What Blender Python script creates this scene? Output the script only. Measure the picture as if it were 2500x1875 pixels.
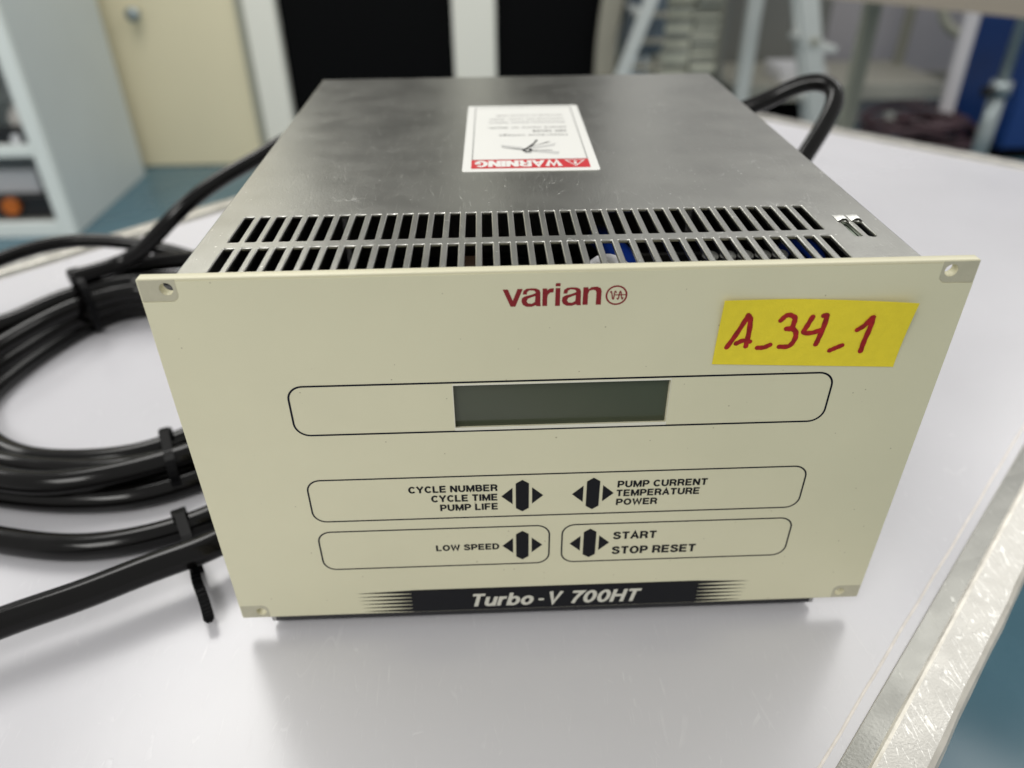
import bpy, bmesh, math, random
from mathutils import Vector, Matrix
random.seed(7)
for o in list(bpy.data.objects): bpy.data.objects.remove(o)
SC = bpy.context.scene
COL = SC.collection
PI = math.pi

# ------------------------------------------------------------------ camera
cam_d = bpy.data.cameras.new('camera')
cam = bpy.data.objects.new('camera', cam_d); COL.objects.link(cam)
cam_d.sensor_width = 36.0; cam_d.sensor_fit = 'HORIZONTAL'
cam_d.lens = 1837.5 / 2500 * 36.0
cam_d.clip_start = 0.01; cam_d.clip_end = 60
Rz = Matrix.Rotation(-0.0308, 4, 'Z'); Rx = Matrix.Rotation(0.9767, 4, 'X'); Rr = Matrix.Rotation(-0.0102, 4, 'Z')
cam.matrix_world = Matrix.Translation((0.0879, -0.1722, 0.2182)) @ Rz @ Rx @ Rr
cam_d.dof.use_dof = True
cam_d.dof.focus_distance = 0.212
cam_d.dof.aperture_fstop = cam_d.lens / 3.3
SC.camera = cam

# ------------------------------------------------------------------ world and lamps (indoor: neutral grey surroundings, ceiling panels, added fill lamps)
world = bpy.data.worlds.new('World'); SC.world = world; world.use_nodes = True
bg = world.node_tree.nodes['Background']
bg.inputs['Color'].default_value = (0.975, 0.97, 0.945, 1); bg.inputs['Strength'].default_value = 0.50

def area(name, loc, size, power, rot=(0, 0, 0), col=(1, .985, .95)):
    l = bpy.data.lights.new(name, 'AREA'); l.shape = 'RECTANGLE'; l.size, l.size_y = size; l.energy = power; l.color = col
    o = bpy.data.objects.new(name, l); COL.objects.link(o); o.location = loc; o.rotation_euler = rot
    return o
area('ceiling_and_fill_lamp', (-0.75, 1.55, 1.9), (0.75, 1.5), 24)
area('ceiling_and_fill_lamp', (1.30, 1.55, 1.9), (0.75, 1.5), 14)
area('ceiling_and_fill_lamp', (-2.1, 1.3, 1.9), (0.5, 1.2), 13)  # unseen lamp added to brighten the left background
area('ceiling_and_fill_lamp', (2.6, 2.0, 1.9), (0.5, 1.2), 14)  # unseen lamp added to brighten the right background
area('ceiling_and_fill_lamp', (-0.9, -1.6, 1.9), (0.75, 1.4), 30)  # unseen fill added in front to brighten the controller's panel

SC.view_settings.view_transform = 'Standard'; SC.view_settings.look = 'None'
SC.view_settings.exposure = 0.16; SC.view_settings.gamma = 1.0

# ------------------------------------------------------------------ materials
def srgb(r, g, b):
    f = lambda c: ((c/255)/12.92 if c/255 <= .04045 else ((c/255+.055)/1.055)**2.4)
    return (f(r), f(g), f(b))
def mat(name, col, rough=.5, metal=0., noise=0., nscale=20., rvar=0., bump=0., bscale=200., spec=.5, coat=0., detail=4, stretch=None):
    m = bpy.data.materials.new(name); m.use_nodes = True
    nt = m.node_tree; b = nt.nodes['Principled BSDF']
    b.inputs['Base Color'].default_value = (*col, 1); b.inputs['Roughness'].default_value = rough
    b.inputs['Metallic'].default_value = metal; b.inputs['Specular IOR Level'].default_value = spec
    b.inputs['Coat Weight'].default_value = coat
    tc = nt.nodes.new('ShaderNodeTexCoord'); mp = nt.nodes.new('ShaderNodeMapping')
    nt.links.new(tc.outputs['Object'], mp.inputs['Vector'])
    if stretch: mp.inputs['Scale'].default_value = stretch
    if noise or rvar:
        n = nt.nodes.new('ShaderNodeTexNoise'); n.inputs['Scale'].default_value = nscale; n.inputs['Detail'].default_value = detail
        nt.links.new(mp.outputs[0], n.inputs['Vector'])
        if noise:
            r = nt.nodes.new('ShaderNodeMapRange'); r.inputs['From Min'].default_value = .3; r.inputs['From Max'].default_value = .7
            r.inputs['To Min'].default_value = 1-noise; r.inputs['To Max'].default_value = 1+noise
            nt.links.new(n.outputs['Fac'], r.inputs['Value'])
            mx = nt.nodes.new('ShaderNodeVectorMath'); mx.operation = 'SCALE'; mx.inputs[0].default_value = col
            nt.links.new(r.outputs[0], mx.inputs['Scale']); nt.links.new(mx.outputs[0], b.inputs['Base Color'])
        if rvar:
            r = nt.nodes.new('ShaderNodeMapRange'); r.inputs['From Min'].default_value = .3; r.inputs['From Max'].default_value = .7
            r.inputs['To Min'].default_value = max(.02, rough-rvar); r.inputs['To Max'].default_value = rough+rvar
            nt.links.new(n.outputs['Fac'], r.inputs['Value']); nt.links.new(r.outputs[0], b.inputs['Roughness'])
    if bump:
        n2 = nt.nodes.new('ShaderNodeTexNoise'); n2.inputs['Scale'].default_value = bscale; n2.inputs['Detail'].default_value = 3
        nt.links.new(mp.outputs[0], n2.inputs['Vector'])
        bp = nt.nodes.new('ShaderNodeBump'); bp.inputs['Strength'].default_value = bump; bp.inputs['Distance'].default_value = .0004
        nt.links.new(n2.outputs['Fac'], bp.inputs['Height']); nt.links.new(bp.outputs[0], b.inputs['Normal'])
    return m

def scratches(m, layers, scratch_col=None, amt=.55):
    """thin scratch lines (direction, spacing, density): wave bands broken by noise -> colour lift, roughness and bump"""
    nt = m.node_tree; b = nt.nodes['Principled BSDF']
    tc = nt.nodes.new('ShaderNodeTexCoord'); acc = None
    def math_(op, a, c=None, clamp=False):
        n = nt.nodes.new('ShaderNodeMath'); n.operation = op; n.use_clamp = clamp
        for i, v in enumerate((a, c)):
            if v is None: continue
            if isinstance(v, (int, float)): n.inputs[i].default_value = v
            else: nt.links.new(v, n.inputs[i])
        return n.outputs[0]
    for ang, scale, thin, dens, seed in layers:
        mp = nt.nodes.new('ShaderNodeMapping'); mp.inputs['Rotation'].default_value = (0, 0, ang)
        mp.inputs['Location'].default_value = (seed*.37, seed*.11, 0); mp.inputs['Scale'].default_value = (scale, scale*.12, scale)
        nt.links.new(tc.outputs['Object'], mp.inputs['Vector'])
        nz = nt.nodes.new('ShaderNodeTexNoise'); nz.inputs['Scale'].default_value = .8; nz.inputs['Detail'].default_value = 1
        nt.links.new(mp.outputs[0], nz.inputs['Vector'])
        ad = nt.nodes.new('ShaderNodeVectorMath'); ad.operation = 'MULTIPLY_ADD'; ad.inputs[1].default_value = (1.2, 1.2, 0)
        nt.links.new(nz.outputs['Color'], ad.inputs[0]); nt.links.new(mp.outputs[0], ad.inputs[2])
        vo = nt.nodes.new('ShaderNodeTexVoronoi'); vo.feature = 'DISTANCE_TO_EDGE'; vo.inputs['Scale'].default_value = 1.0
        nt.links.new(ad.outputs[0], vo.inputs['Vector'])
        line = math_('LESS_THAN', vo.outputs['Distance'], thin)
        mk = nt.nodes.new('ShaderNodeTexNoise'); mk.inputs['Scale'].default_value = scale*.9; mk.inputs['Detail'].default_value = 2
        mp2 = nt.nodes.new('ShaderNodeMapping'); mp2.inputs['Location'].default_value = (seed, 0, 0)
        nt.links.new(tc.outputs['Object'], mp2.inputs['Vector']); nt.links.new(mp2.outputs[0], mk.inputs['Vector'])
        on = math_('MULTIPLY', math_('SUBTRACT', mk.outputs['Fac'], 1-dens), 6.0, True)
        v = math_('MULTIPLY', line, on)
        acc = v if acc is None else math_('MAXIMUM', acc, v)
    mix = nt.nodes.new('ShaderNodeMix'); mix.data_type = 'RGBA'
    src = b.inputs['Base Color'].links[0].from_socket if b.inputs['Base Color'].links else None
    if src: nt.links.new(src, mix.inputs['A'])
    else: mix.inputs['A'].default_value = b.inputs['Base Color'].default_value
    mix.inputs['B'].default_value = (*scratch_col, 1)
    nt.links.new(math_('MULTIPLY', acc, amt), mix.inputs['Factor']); nt.links.new(mix.outputs['Result'], b.inputs['Base Color'])
    bp = nt.nodes.new('ShaderNodeBump'); bp.inputs['Strength'].default_value = .35; bp.inputs['Distance'].default_value = .0002; bp.invert = True
    if b.inputs['Normal'].links: nt.links.new(b.inputs['Normal'].links[0].from_socket, bp.inputs['Normal'])
    nt.links.new(acc, bp.inputs['Height']); nt.links.new(bp.outputs[0], b.inputs['Normal'])

M = {}
M['paint'] = mat('cream_paint', (.68, .65, .47), .42, bump=.12, bscale=1500, noise=.02, nscale=60)
M['film'] = mat('cream_film', (.67, .648, .462), .34, bump=.07, bscale=2200, noise=.02, nscale=28, rvar=.05)
def specks(m, col, layers, amount=.8):
    nt = m.node_tree; b = nt.nodes['Principled BSDF']; tc = nt.nodes.new('ShaderNodeTexCoord')
    for scale, thr, seed, edge in layers:
        mp = nt.nodes.new('ShaderNodeMapping'); mp.inputs['Location'].default_value = (seed, seed*.7, seed*.3); nt.links.new(tc.outputs['Object'], mp.inputs['Vector'])
        vo = nt.nodes.new('ShaderNodeTexVoronoi'); vo.inputs['Scale'].default_value = scale; nt.links.new(mp.outputs[0], vo.inputs['Vector'])
        lt = nt.nodes.new('ShaderNodeMapRange'); lt.inputs['From Min'].default_value = edge; lt.inputs['From Max'].default_value = edge*.5
        nt.links.new(vo.outputs['Distance'], lt.inputs['Value'])
        sp = nt.nodes.new('ShaderNodeSeparateColor'); nt.links.new(vo.outputs['Color'], sp.inputs[0])
        g = nt.nodes.new('ShaderNodeMath'); g.operation = 'GREATER_THAN'; g.inputs[1].default_value = thr; nt.links.new(sp.outputs[0], g.inputs[0])
        mu = nt.nodes.new('ShaderNodeMath'); mu.operation = 'MULTIPLY'; nt.links.new(lt.outputs[0], mu.inputs[0]); nt.links.new(g.outputs[0], mu.inputs[1])
        m2 = nt.nodes.new('ShaderNodeMath'); m2.operation = 'MULTIPLY'; m2.inputs[1].default_value = amount; nt.links.new(mu.outputs[0], m2.inputs[0])
        mix = nt.nodes.new('ShaderNodeMix'); mix.data_type = 'RGBA'; L = b.inputs['Base Color'].links
        if L: nt.links.new(L[0].from_socket, mix.inputs['A'])
        else: mix.inputs['A'].default_value = b.inputs['Base Color'].default_value
        mix.inputs['B'].default_value = (*col, 1); nt.links.new(m2.outputs[0], mix.inputs['Factor']); nt.links.new(mix.outputs['Result'], b.inputs['Base Color'])
specks(M['film'], (.20, .16, .08), [(120, .90, 3, .045), (260, .94, 8, .07), (600, .97, 5, .16)], .6)
M['pad'] = mat('bare_panel_paint', (.47, .45, .335), .55, bump=.25, bscale=1600, noise=.04, nscale=300)
M['ink'] = mat('black_ink', (.004, .0045, .007), .35, spec=.2)
M['navy'] = mat('navy_line_ink', (.003, .004, .012), .35, spec=.15)
M['red'] = mat('red_ink', (.22, .007, .011), .4)
M['silver_ink'] = mat('silver_ink', (.62, .61, .53), .4)
M['lcd'] = mat('display_glass', (.060, .070, .045), .2, noise=.12, nscale=15, rvar=.03)
M['white_edge'] = mat('pale_window_edge', (.72, .71, .60), .5)
M['steel'] = mat('galvanised_steel', (.49, .49, .455), .30, 1.0, noise=.025, nscale=60, rvar=.018, bump=.12, bscale=1400)
specks(M['steel'], (.95, .95, .92), [(260, .86, 2, .11), (600, .90, 6, .16)], .9)
M['steel_side'] = mat('folded_steel', (.42, .42, .40), .4, 1.0, noise=.06, nscale=30)
scratches(M['steel'], [(.5, 170, .008, .47, 3), (2.2, 120, .007, .46, 9), (1.4, 240, .010, .45, 15)], amt=.4, scratch_col=(.85, .85, .82))
M['rim'] = mat('worn_aluminium', (.47, .46, .43), .42, 1.0, noise=.16, nscale=110, rvar=.08, bump=.14, bscale=1300)
M['rim_in'] = mat('dark_reflection_aluminium', (.22, .22, .205), .34, 1.0, noise=.14, nscale=60, rvar=.08, bump=.12, bscale=900)  # darker tone paints a dark reflection into the inner band
scratches(M['rim_in'], [(.3, 200, .012, .46, 4), (1.2, 260, .012, .44, 8)], scratch_col=(.55, .55, .52))
scratches(M['rim'], [(.3, 300, .025, .54, 1), (1.4, 380, .025, .53, 5), (-.8, 220, .018, .54, 11)], scratch_col=(.98, .97, .93))
M['rim_edge'] = mat('rounded_aluminium_edge', (.72, .69, .62), .45, .6, noise=.12, nscale=120, bump=.4, bscale=400)
M['top'] = mat('white_laminate', (.605, .60, .63), .26, noise=.035, nscale=5, rvar=.09, bump=.10, bscale=220, detail=7)
scratches(M['top'], [(.5, 70, .006, .42, 2), (-.8, 95, .007, .42, 7), (1.3, 120, .008, .41, 13), (-1.4, 150, .009, .42, 21), (-.2, 60, .005, .42, 33), (2.4, 180, .010, .42, 41)], amt=.26, scratch_col=(.86, .86, .87))
specks(M['top'], (.38, .37, .37), [(45, .93, 4, .02), (140, .93, 9, .05)], .45)
M['caustic_bead'] = mat('cream_caustic', (.80, .75, .70), .35, noise=.1, nscale=200)
M['cable'] = mat('black_cable_sheath', (.003, .0027, .0027), .14, noise=.3, nscale=60, rvar=.05, bump=.07, bscale=90, spec=.27)
M['tie'] = mat('black_nylon', (.004, .004, .0045), .4, bump=.2, bscale=400, spec=.08)
M['yellow'] = mat('yellow_paper', (.80, .66, .03), .75, bump=.25, bscale=2200, noise=.03, nscale=400)
M['marker'] = mat('red_marker_ink', (.33, .009, .008), .45, noise=.30, nscale=500)
M['label'] = mat('white_label_vinyl', (.84, .84, .80), .4)
M['label_red'] = mat('label_red_print', (.62, .02, .03), .4)
M['label_grey'] = mat('label_grey_print', (.30, .30, .29), .5)
M['label_faint'] = mat('label_shade_print', (.60, .60, .58), .5)
M['bright'] = mat('bent_steel_and_glint', (.88, .88, .84), .42, .7)
M['board'] = mat('dark_circuit_board', (.012, .018, .014), .5)
M['blackpl'] = mat('black_plastic', (.012, .012, .014), .3)
M['bluecap'] = mat('blue_sleeve', (.012, .05, .36), .3)
M['whitewire'] = mat('white_wire_sleeve', (.75, .75, .78), .4)
M['brown'] = mat('brown_component', (.06, .035, .02), .5)
M['floor'] = mat('blue_floor_sheet', (.070, .150, .195), .28, noise=.10, nscale=3, rvar=.08)
M['cab'] = mat('grey_cabinet_paint', (.62, .665, .66), .45, noise=.03, nscale=3)
M['cabedge'] = mat('cabinet_edge_paint', (.82, .87, .84), .4)
M['cream'] = mat('cream_door_paint', (.82, .745, .52), .45, noise=.02, nscale=2)
M['post'] = mat('white_post_paint', (.86, .85, .765), .5)
M['shade'] = mat('grey_frame_paint', (.33, .33, .27), .5)
M['black'] = mat('matt_black_panel', (.0015, .0015, .0018), .6, spec=.1)
M['wall'] = mat('pale_wall', (.60, .58, .60), .6, noise=.03, nscale=2)
M['greypanel'] = mat('grey_panel', (.20, .205, .19), .5, noise=.1, nscale=2)
M['alu'] = mat('ladder_aluminium', (.62, .65, .63), .45, .2)
M['bluecab'] = mat('blue_cabinet_paint', (.007, .045, .20), .4, noise=.05, nscale=3)
M['chrome'] = mat('grey_pole_metal', (.36, .41, .42), .35, .6)
M['shelf'] = mat('grey_shelf_paint', (.40, .39, .33), .5)
M['beigetop'] = mat('beige_bench_laminate', (.36, .31, .25), .5)
M['maroon'] = mat('maroon_cable_sheath', (.045, .020, .026), .4, noise=.4, nscale=15)
M['hoop'] = mat('beige_hoop', (.30, .285, .23), .5)
M['paper'] = mat('paper_sheets', (.68, .68, .56), .6, noise=.25, nscale=12, stretch=(.4, .4, 6))
M['paper2'] = mat('grey_paper_sheets', (.30, .31, .27), .6, noise=.2, nscale=12, stretch=(.4, .4, 6))
M['orange'] = mat('orange_plastic', (.50, .13, .015), .4)
M['glass'] = mat('milky_glass', (.55, .53, .50), .12, spec=.8)
M['white'] = mat('white_plastic', (.72, .72, .74), .45)

# ------------------------------------------------------------------ helpers
def empty(name, loc=(0, 0, 0)):
    o = bpy.data.objects.new(name, None); COL.objects.link(o); o.location = loc; o.empty_display_size = .02
    return o
def tag(o, label=None, cat=None, group=None, kind=None):
    if label: o['label'] = label
    if cat: o['category'] = cat
    if group: o['group'] = group
    if kind: o['kind'] = kind
    return o
def wloc(o):
    v = Vector((0, 0, 0))
    while o: v += o.location; o = o.parent
    return v
def link(name, me, m, parent=None, smooth=False):
    """mesh is in world coordinates; its origin is put at the parent's base"""
    o = bpy.data.objects.new(name, me); COL.objects.link(o)
    if m is not None and not me.materials: me.materials.append(m)
    if smooth:
        for p in me.polygons: p.use_smooth = True
    if parent:
        me.transform(Matrix.Translation(-wloc(parent))); o.parent = parent
    else:
        c = sum((v.co for v in me.vertices), Vector())/max(1, len(me.vertices)); c.z = min(v.co.z for v in me.vertices)
        me.transform(Matrix.Translation(-c)); o.location = c
    return o
def finish(bm, name):
    bmesh.ops.recalc_face_normals(bm, faces=bm.faces)
    me = bpy.data.meshes.new(name); bm.to_mesh(me); bm.free(); return me
def box(bm, lo, hi, rot=None, piv=None, bev=0.):
    lo, hi = Vector(lo), Vector(hi); c = (lo+hi)/2; s = hi-lo
    r = bmesh.ops.create_cube(bm, size=1); vs = r['verts']
    for v in vs: v.co = Vector((v.co.x*s.x, v.co.y*s.y, v.co.z*s.z))+c
    if bev: 
        es = list({e for v in vs for e in v.link_edges})
        q = bmesh.ops.bevel(bm, geom=es, offset=bev, segments=2, affect='EDGES', profile=.5); vs = list({v for f in q['faces'] for v in f.verts} | {v for v in vs if v.is_valid})
    if rot is not None: bmesh.ops.rotate(bm, cent=piv if piv is not None else c, matrix=rot, verts=vs)
    return vs
def boxo(name, lo, hi, m, parent=None, bev=0., rot=None, piv=None):
    bm = bmesh.new(); box(bm, lo, hi, rot, piv, bev); return link(name, finish(bm, name), m, parent)
def cm(pts, closed=False, n=12):
    """Catmull-Rom through the points"""
    P = [Vector(p) for p in pts]; N = len(P); out = []
    for i in range(N if closed else N-1):
        if closed: a, b, c, d = P[(i-1) % N], P[i], P[(i+1) % N], P[(i+2) % N]
        else: b, c = P[i], P[i+1]; a = P[i-1] if i else b*2-c; d = P[i+2] if i+2 < N else c*2-b
        k = max(2, min(n, int((c-b).length/.004)+2)) if n == 12 else n
        for j in range(k):
            t = j/k; out.append(.5*((2*b)+(c-a)*t+(2*a-5*b+4*c-d)*t*t+(3*b-3*c+d-a)*t**3))
    if not closed: out.append(P[-1])
    return out
def smooth_path(p, closed, it=6):
    for _ in range(it):
        q = list(p)
        for i in range(len(p)):
            if not closed and i in (0, len(p)-1): continue
            q[i] = p[i]*.5+(p[i-1]+p[(i+1) % len(p)])*.25
        p = q
    return p
def tube(bm, path, r, closed=False, seg=14, rfun=None, flat=None):
    N = len(path); T = []
    for i in range(N):
        a = path[(i-1) % N] if (closed or i) else path[i]; b = path[(i+1) % N] if (closed or i < N-1) else path[i]
        T.append((b-a).normalized())
    up = Vector((0, 0, 1)) if abs(T[0].z) < .9 else Vector((0, 1, 0)); rings = []
    nrm = (up-T[0]*up.dot(T[0])).normalized()
    for i in range(N):
        nrm = (nrm-T[i]*nrm.dot(T[i])).normalized(); bn = T[i].cross(nrm)
        if closed:
            u = Vector((0, 0, 1)); nr = (u-T[i]*u.dot(T[i])).normalized(); bn = T[i].cross(nr)
        else: nr = nrm
        rr = r*(rfun(i/(N-1)) if rfun else 1); fx, fy = flat or (1, 1)
        rings.append([bm.verts.new(path[i]+(nr*math.cos(2*PI*k/seg)*fx+bn*math.sin(2*PI*k/seg)*fy)*rr) for k in range(seg)])
    for i in range(N if closed else N-1):
        A, B = rings[i], rings[(i+1) % N]
        for k in range(seg): bm.faces.new((A[k], A[(k+1) % seg], B[(k+1) % seg], B[k]))
    if not closed: bm.faces.new(rings[0]); bm.faces.new(rings[-1][::-1])
def resample(p, closed, d):
    q = p+[p[0]] if closed else p; L = [0]
    for a, b in zip(q, q[1:]): L.append(L[-1]+(b-a).length)
    N = max(4, int(L[-1]/d)); out = []; j = 0
    for i in range(N if closed else N+1):
        s = L[-1]*i/N
        while j < len(L)-2 and L[j+1] < s: j += 1
        t = (s-L[j])/max(1e-9, L[j+1]-L[j]); out.append(q[j].lerp(q[j+1], min(1, t)))
    return out
def tubeo(name, pts, r, m, parent=None, closed=False, seg=14, n=12, rfun=None, flat=None, sm=6, res=None):
    bm = bmesh.new(); p = cm(pts, closed, n)
    if res: p = smooth_path(resample(p, closed, res), closed, sm)
    else: p = smooth_path(p, closed, sm)
    tube(bm, p, r, closed, seg, rfun, flat)
    return link(name, finish(bm, name), m, parent, True)
def cyl(bm, a, b, r, seg=24, r2=None):
    a, b = Vector(a), Vector(b); tube(bm, [a, b], r, seg=seg, rfun=(lambda t: 1+(r2/r-1)*t) if r2 is not None else None)
def cylo(name, a, b, r, m, parent=None, seg=24, r2=None):
    bm = bmesh.new(); cyl(bm, a, b, r, seg, r2); o = link(name, finish(bm, name), m, parent)
    for p in o.data.polygons: p.use_smooth = len(p.vertices) == 4
    return o
PANEL = Matrix(((1, 0, 0, 0), (0, 0, -1, 0), (0, 1, 0, .008), (0, 0, 0, 1)))     # (u, v, outward) -> world; panel bottom is 8 mm above the table
def curve_mesh(polys, thick=0., bev=0., mtx=Matrix.Identity(4)):
    cu = bpy.data.curves.new('tmp', 'CURVE'); cu.dimensions = '2D'; cu.fill_mode = 'BOTH'
    cu.extrude = max(0, thick/2-bev); cu.bevel_depth = bev; cu.bevel_resolution = 1
    if bev: cu.offset = -bev
    for pl in polys:
        s = cu.splines.new('POLY'); s.points.add(len(pl)-1); s.use_cyclic_u = True
        for q, p in zip(s.points, pl): q.co = (p[0], p[1], 0, 1)
    o = bpy.data.objects.new('tmp', cu); COL.objects.link(o)
    dg = bpy.context.evaluated_depsgraph_get(); me = bpy.data.meshes.new_from_object(o.evaluated_get(dg))
    bpy.data.objects.remove(o); bpy.data.curves.remove(cu)
    me.transform(mtx); return me
def plate(name, polys, thick, bev, mtx, m, parent=None):
    """flat plate with holes: front face at w = 0, body behind it"""
    me = curve_mesh(polys, thick, bev, mtx @ Matrix.Translation((0, 0, -thick/2))); me.materials.clear(); return link(name, me, m, parent)
def rrect(x0, y0, x1, y1, r, n=6):
    rs = r if isinstance(r, (list, tuple)) else (r,)*4; P = []
    for (cx, cy, a0), rr in zip(((x1, y1, 0), (x0, y1, 90), (x0, y0, 180), (x1, y0, 270)), rs):
        sx = -1 if cx == x1 else 1; sy = -1 if cy == y1 else 1
        for k in range(n+1 if rr > 0 else 1):
            a = math.radians(a0+90*k/n); P.append((cx+sx*rr+rr*math.cos(a), cy+sy*rr+rr*math.sin(a)))
    return P
def circ(x, y, r, n=28): return [(x+r*math.cos(2*PI*k/n), y+r*math.sin(2*PI*k/n)) for k in range(n)]
MM = .001
def mm(P): return [(a*MM, b*MM) for a, b in P]
def stroke_poly(pts, w, cap=True, sub=4):
    """outline of a brush stroke of width w with round caps, one polygon"""
    P = [Vector((a, b, 0)) for a, b in pts]
    if sub > 1 and len(P) > 2: P = cm(P, False, sub)
    L, R = [], []
    for i in range(len(P)):
        a = P[max(0, i-1)]; b = P[min(len(P)-1, i+1)]; t = (b-a).normalized(); n = Vector((-t.y, t.x, 0))*w/2
        L.append(P[i]+n); R.append(P[i]-n)
    out = list(L)
    t = (P[-1]-P[-2]).normalized(); a0 = math.atan2(t.y, t.x)
    if cap: out += [P[-1]+Vector((math.cos(a0+PI/2-PI*k/6), math.sin(a0+PI/2-PI*k/6), 0))*w/2 for k in range(1, 6)]
    out += R[::-1]
    t = (P[0]-P[1]).normalized(); a0 = math.atan2(t.y, t.x)
    if cap: out += [P[0]+Vector((math.cos(a0+PI/2-PI*k/6), math.sin(a0+PI/2-PI*k/6), 0))*w/2 for k in range(1, 6)]
    return [(v.x, v.y) for v in out]
def join_meshes(mes, name):
    bm = bmesh.new()
    for me in mes: bm.from_mesh(me); bpy.data.meshes.remove(me)
    me = bpy.data.meshes.new(name); bm.to_mesh(me); bm.free(); return me
def text_mesh(s, x0, x1, z0, z1, bold=.02, shear=0., spacing=1.05, wspace=1.):
    """lettering fitted into the box x0..x1, z0..z1 (plane coordinates)"""
    cu = bpy.data.curves.new('t', 'FONT'); cu.body = s; cu.size = 1; cu.offset = bold; cu.shear = shear; cu.space_character = spacing; cu.space_word = wspace
    cu.resolution_u = 3
    o = bpy.data.objects.new('t', cu); COL.objects.link(o)
    dg = bpy.context.evaluated_depsgraph_get(); me = bpy.data.meshes.new_from_object(o.evaluated_get(dg))
    bpy.data.objects.remove(o); bpy.data.curves.remove(cu)
    xs = [v.co.x for v in me.vertices]; ys = [v.co.y for v in me.vertices]
    sx = (x1-x0)/(max(xs)-min(xs)); sy = (z1-z0)/(max(ys)-min(ys)); mx, my = min(xs), min(ys)
    for v in me.vertices: v.co = Vector((x0+(v.co.x-mx)*sx, z0+(v.co.y-my)*sy, 0))
    me.materials.clear(); return me
def printo(name, me, mtx, m, parent, lift=.00006, label=None):
    me.transform(mtx @ Matrix.Translation((0, 0, lift))); o = link(name, me, m, parent)
    if label: o['label'] = label
    return o
def flat(polys, mtx=Matrix.Identity(4)):
    me = curve_mesh(polys); me.materials.clear(); return me

def arc(cx, cy, rx, ry, a0, a1, n=14): return [(cx+rx*math.cos(math.radians(a0+(a1-a0)*k/n)), cy+ry*math.sin(math.radians(a0+(a1-a0)*k/n))) for k in range(n+1)]
GL = {'C': (.80, [arc(.43, .5, .34, .41, 38, 322)]), 'O': (.88, [arc(.44, .5, .35, .41, 0, 360, 24)]), 'D': (.82, [[(.09, .09), (.36, .09)]+arc(.36, .5, .36, .41, -75, 75, 10)+[(.36, .91), (.09, .91), (.09, .09)]]),
'E': (.73, [[(.72, .91), (.09, .91), (.09, .09), (.73, .09)], [(.16, .51), (.67, .51)]]), 'F': (.69, [[(.69, .91), (.09, .91), (.09, 0)], [(.16, .48), (.62, .48)]]), 'L': (.66, [[(.09, 1), (.09, .09), (.66, .09)]]),
'I': (.18, [[(.09, 0), (.09, 1)]]), 'T': (.74, [[(0, .91), (.74, .91)], [(.37, .84), (.37, 0)]]), 'Y': (.82, [[(.05, 1), (.41, .44), (.77, 1)], [(.41, .5), (.41, 0)]]),
'N': (.80, [[(.09, 0), (.09, 1)], [(.71, 0), (.71, 1)], [(.11, .96), (.69, .04)]]), 'M': (.95, [[(.09, 0), (.09, 1)], [(.86, 0), (.86, 1)], [(.12, .95), (.475, .12), (.83, .95)]]),
'W': (1.1, [[(.06, 1), (.29, .08), (.55, .86), (.81, .08), (1.04, 1)]]), 'U': (.80, [[(.09, 1), (.09, .38)]+arc(.40, .38, .31, .29, 190, 350, 10)+[(.71, .38), (.71, 1)]]),
'P': (.74, [[(.09, 0), (.09, .91), (.42, .91)]+arc(.42, .67, .24, .24, 75, -75, 8)+[(.42, .43), (.16, .43)]]), 'R': (.78, [[(.09, 0), (.09, .91), (.44, .91)]+arc(.44, .69, .24, .22, 75, -75, 8)+[(.44, .47), (.16, .47)], [(.48, .44), (.60, .36), (.66, .2), (.69, 0)]]),
'B': (.76, [[(.09, .09), (.09, .91), (.42, .91)]+arc(.42, .71, .21, .20, 75, -75, 8)+[(.42, .51), (.16, .51)], [(.42, .52)]+arc(.44, .30, .24, .21, 75, -75, 8)+[(.42, .09), (.10, .09)]]),
'S': (.76, [[(.66, .70), (.60, .84), (.48, .91), (.30, .91), (.16, .85), (.11, .72), (.18, .61), (.36, .54), (.54, .47), (.66, .37), (.67, .24), (.58, .13), (.42, .085), (.26, .09), (.13, .17), (.08, .31)]]),
'A': (.82, [[(.05, 0), (.41, .95), (.77, 0)], [(.20, .34), (.62, .34)]]), 'V': (.80, [[(.05, 1), (.40, .07), (.75, 1)]]), 'H': (.80, [[(.09, 0), (.09, 1)], [(.71, 0), (.71, 1)], [(.16, .52), (.64, .52)]]),
'G': (.84, [arc(.43, .5, .34, .41, 45, 345)+[(.75, .46), (.45, .46)]]), '7': (.70, [[(.03, .91), (.64, .91), (.46, .62), (.33, .32), (.27, 0)]]), '0': (.72, [arc(.36, .5, .27, .41, 0, 360, 20)]),
'u': (.66, [[(.09, .74), (.09, .30)]+arc(.30, .28, .21, .20, 190, 340, 8)+[(.56, .3)], [(.57, .74), (.57, 0)]]), 'r': (.45, [[(.09, 0), (.09, .74)], [(.09, .42), (.16, .57), (.28, .64), (.45, .65)]]),
'b': (.70, [[(.09, 0), (.09, 1)], arc(.36, .365, .26, .285, 0, 360, 18)]), 'o': (.70, [arc(.35, .365, .265, .285, 0, 360, 18)]), '-': (.36, [[(.02, .40), (.34, .40)]])}
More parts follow.
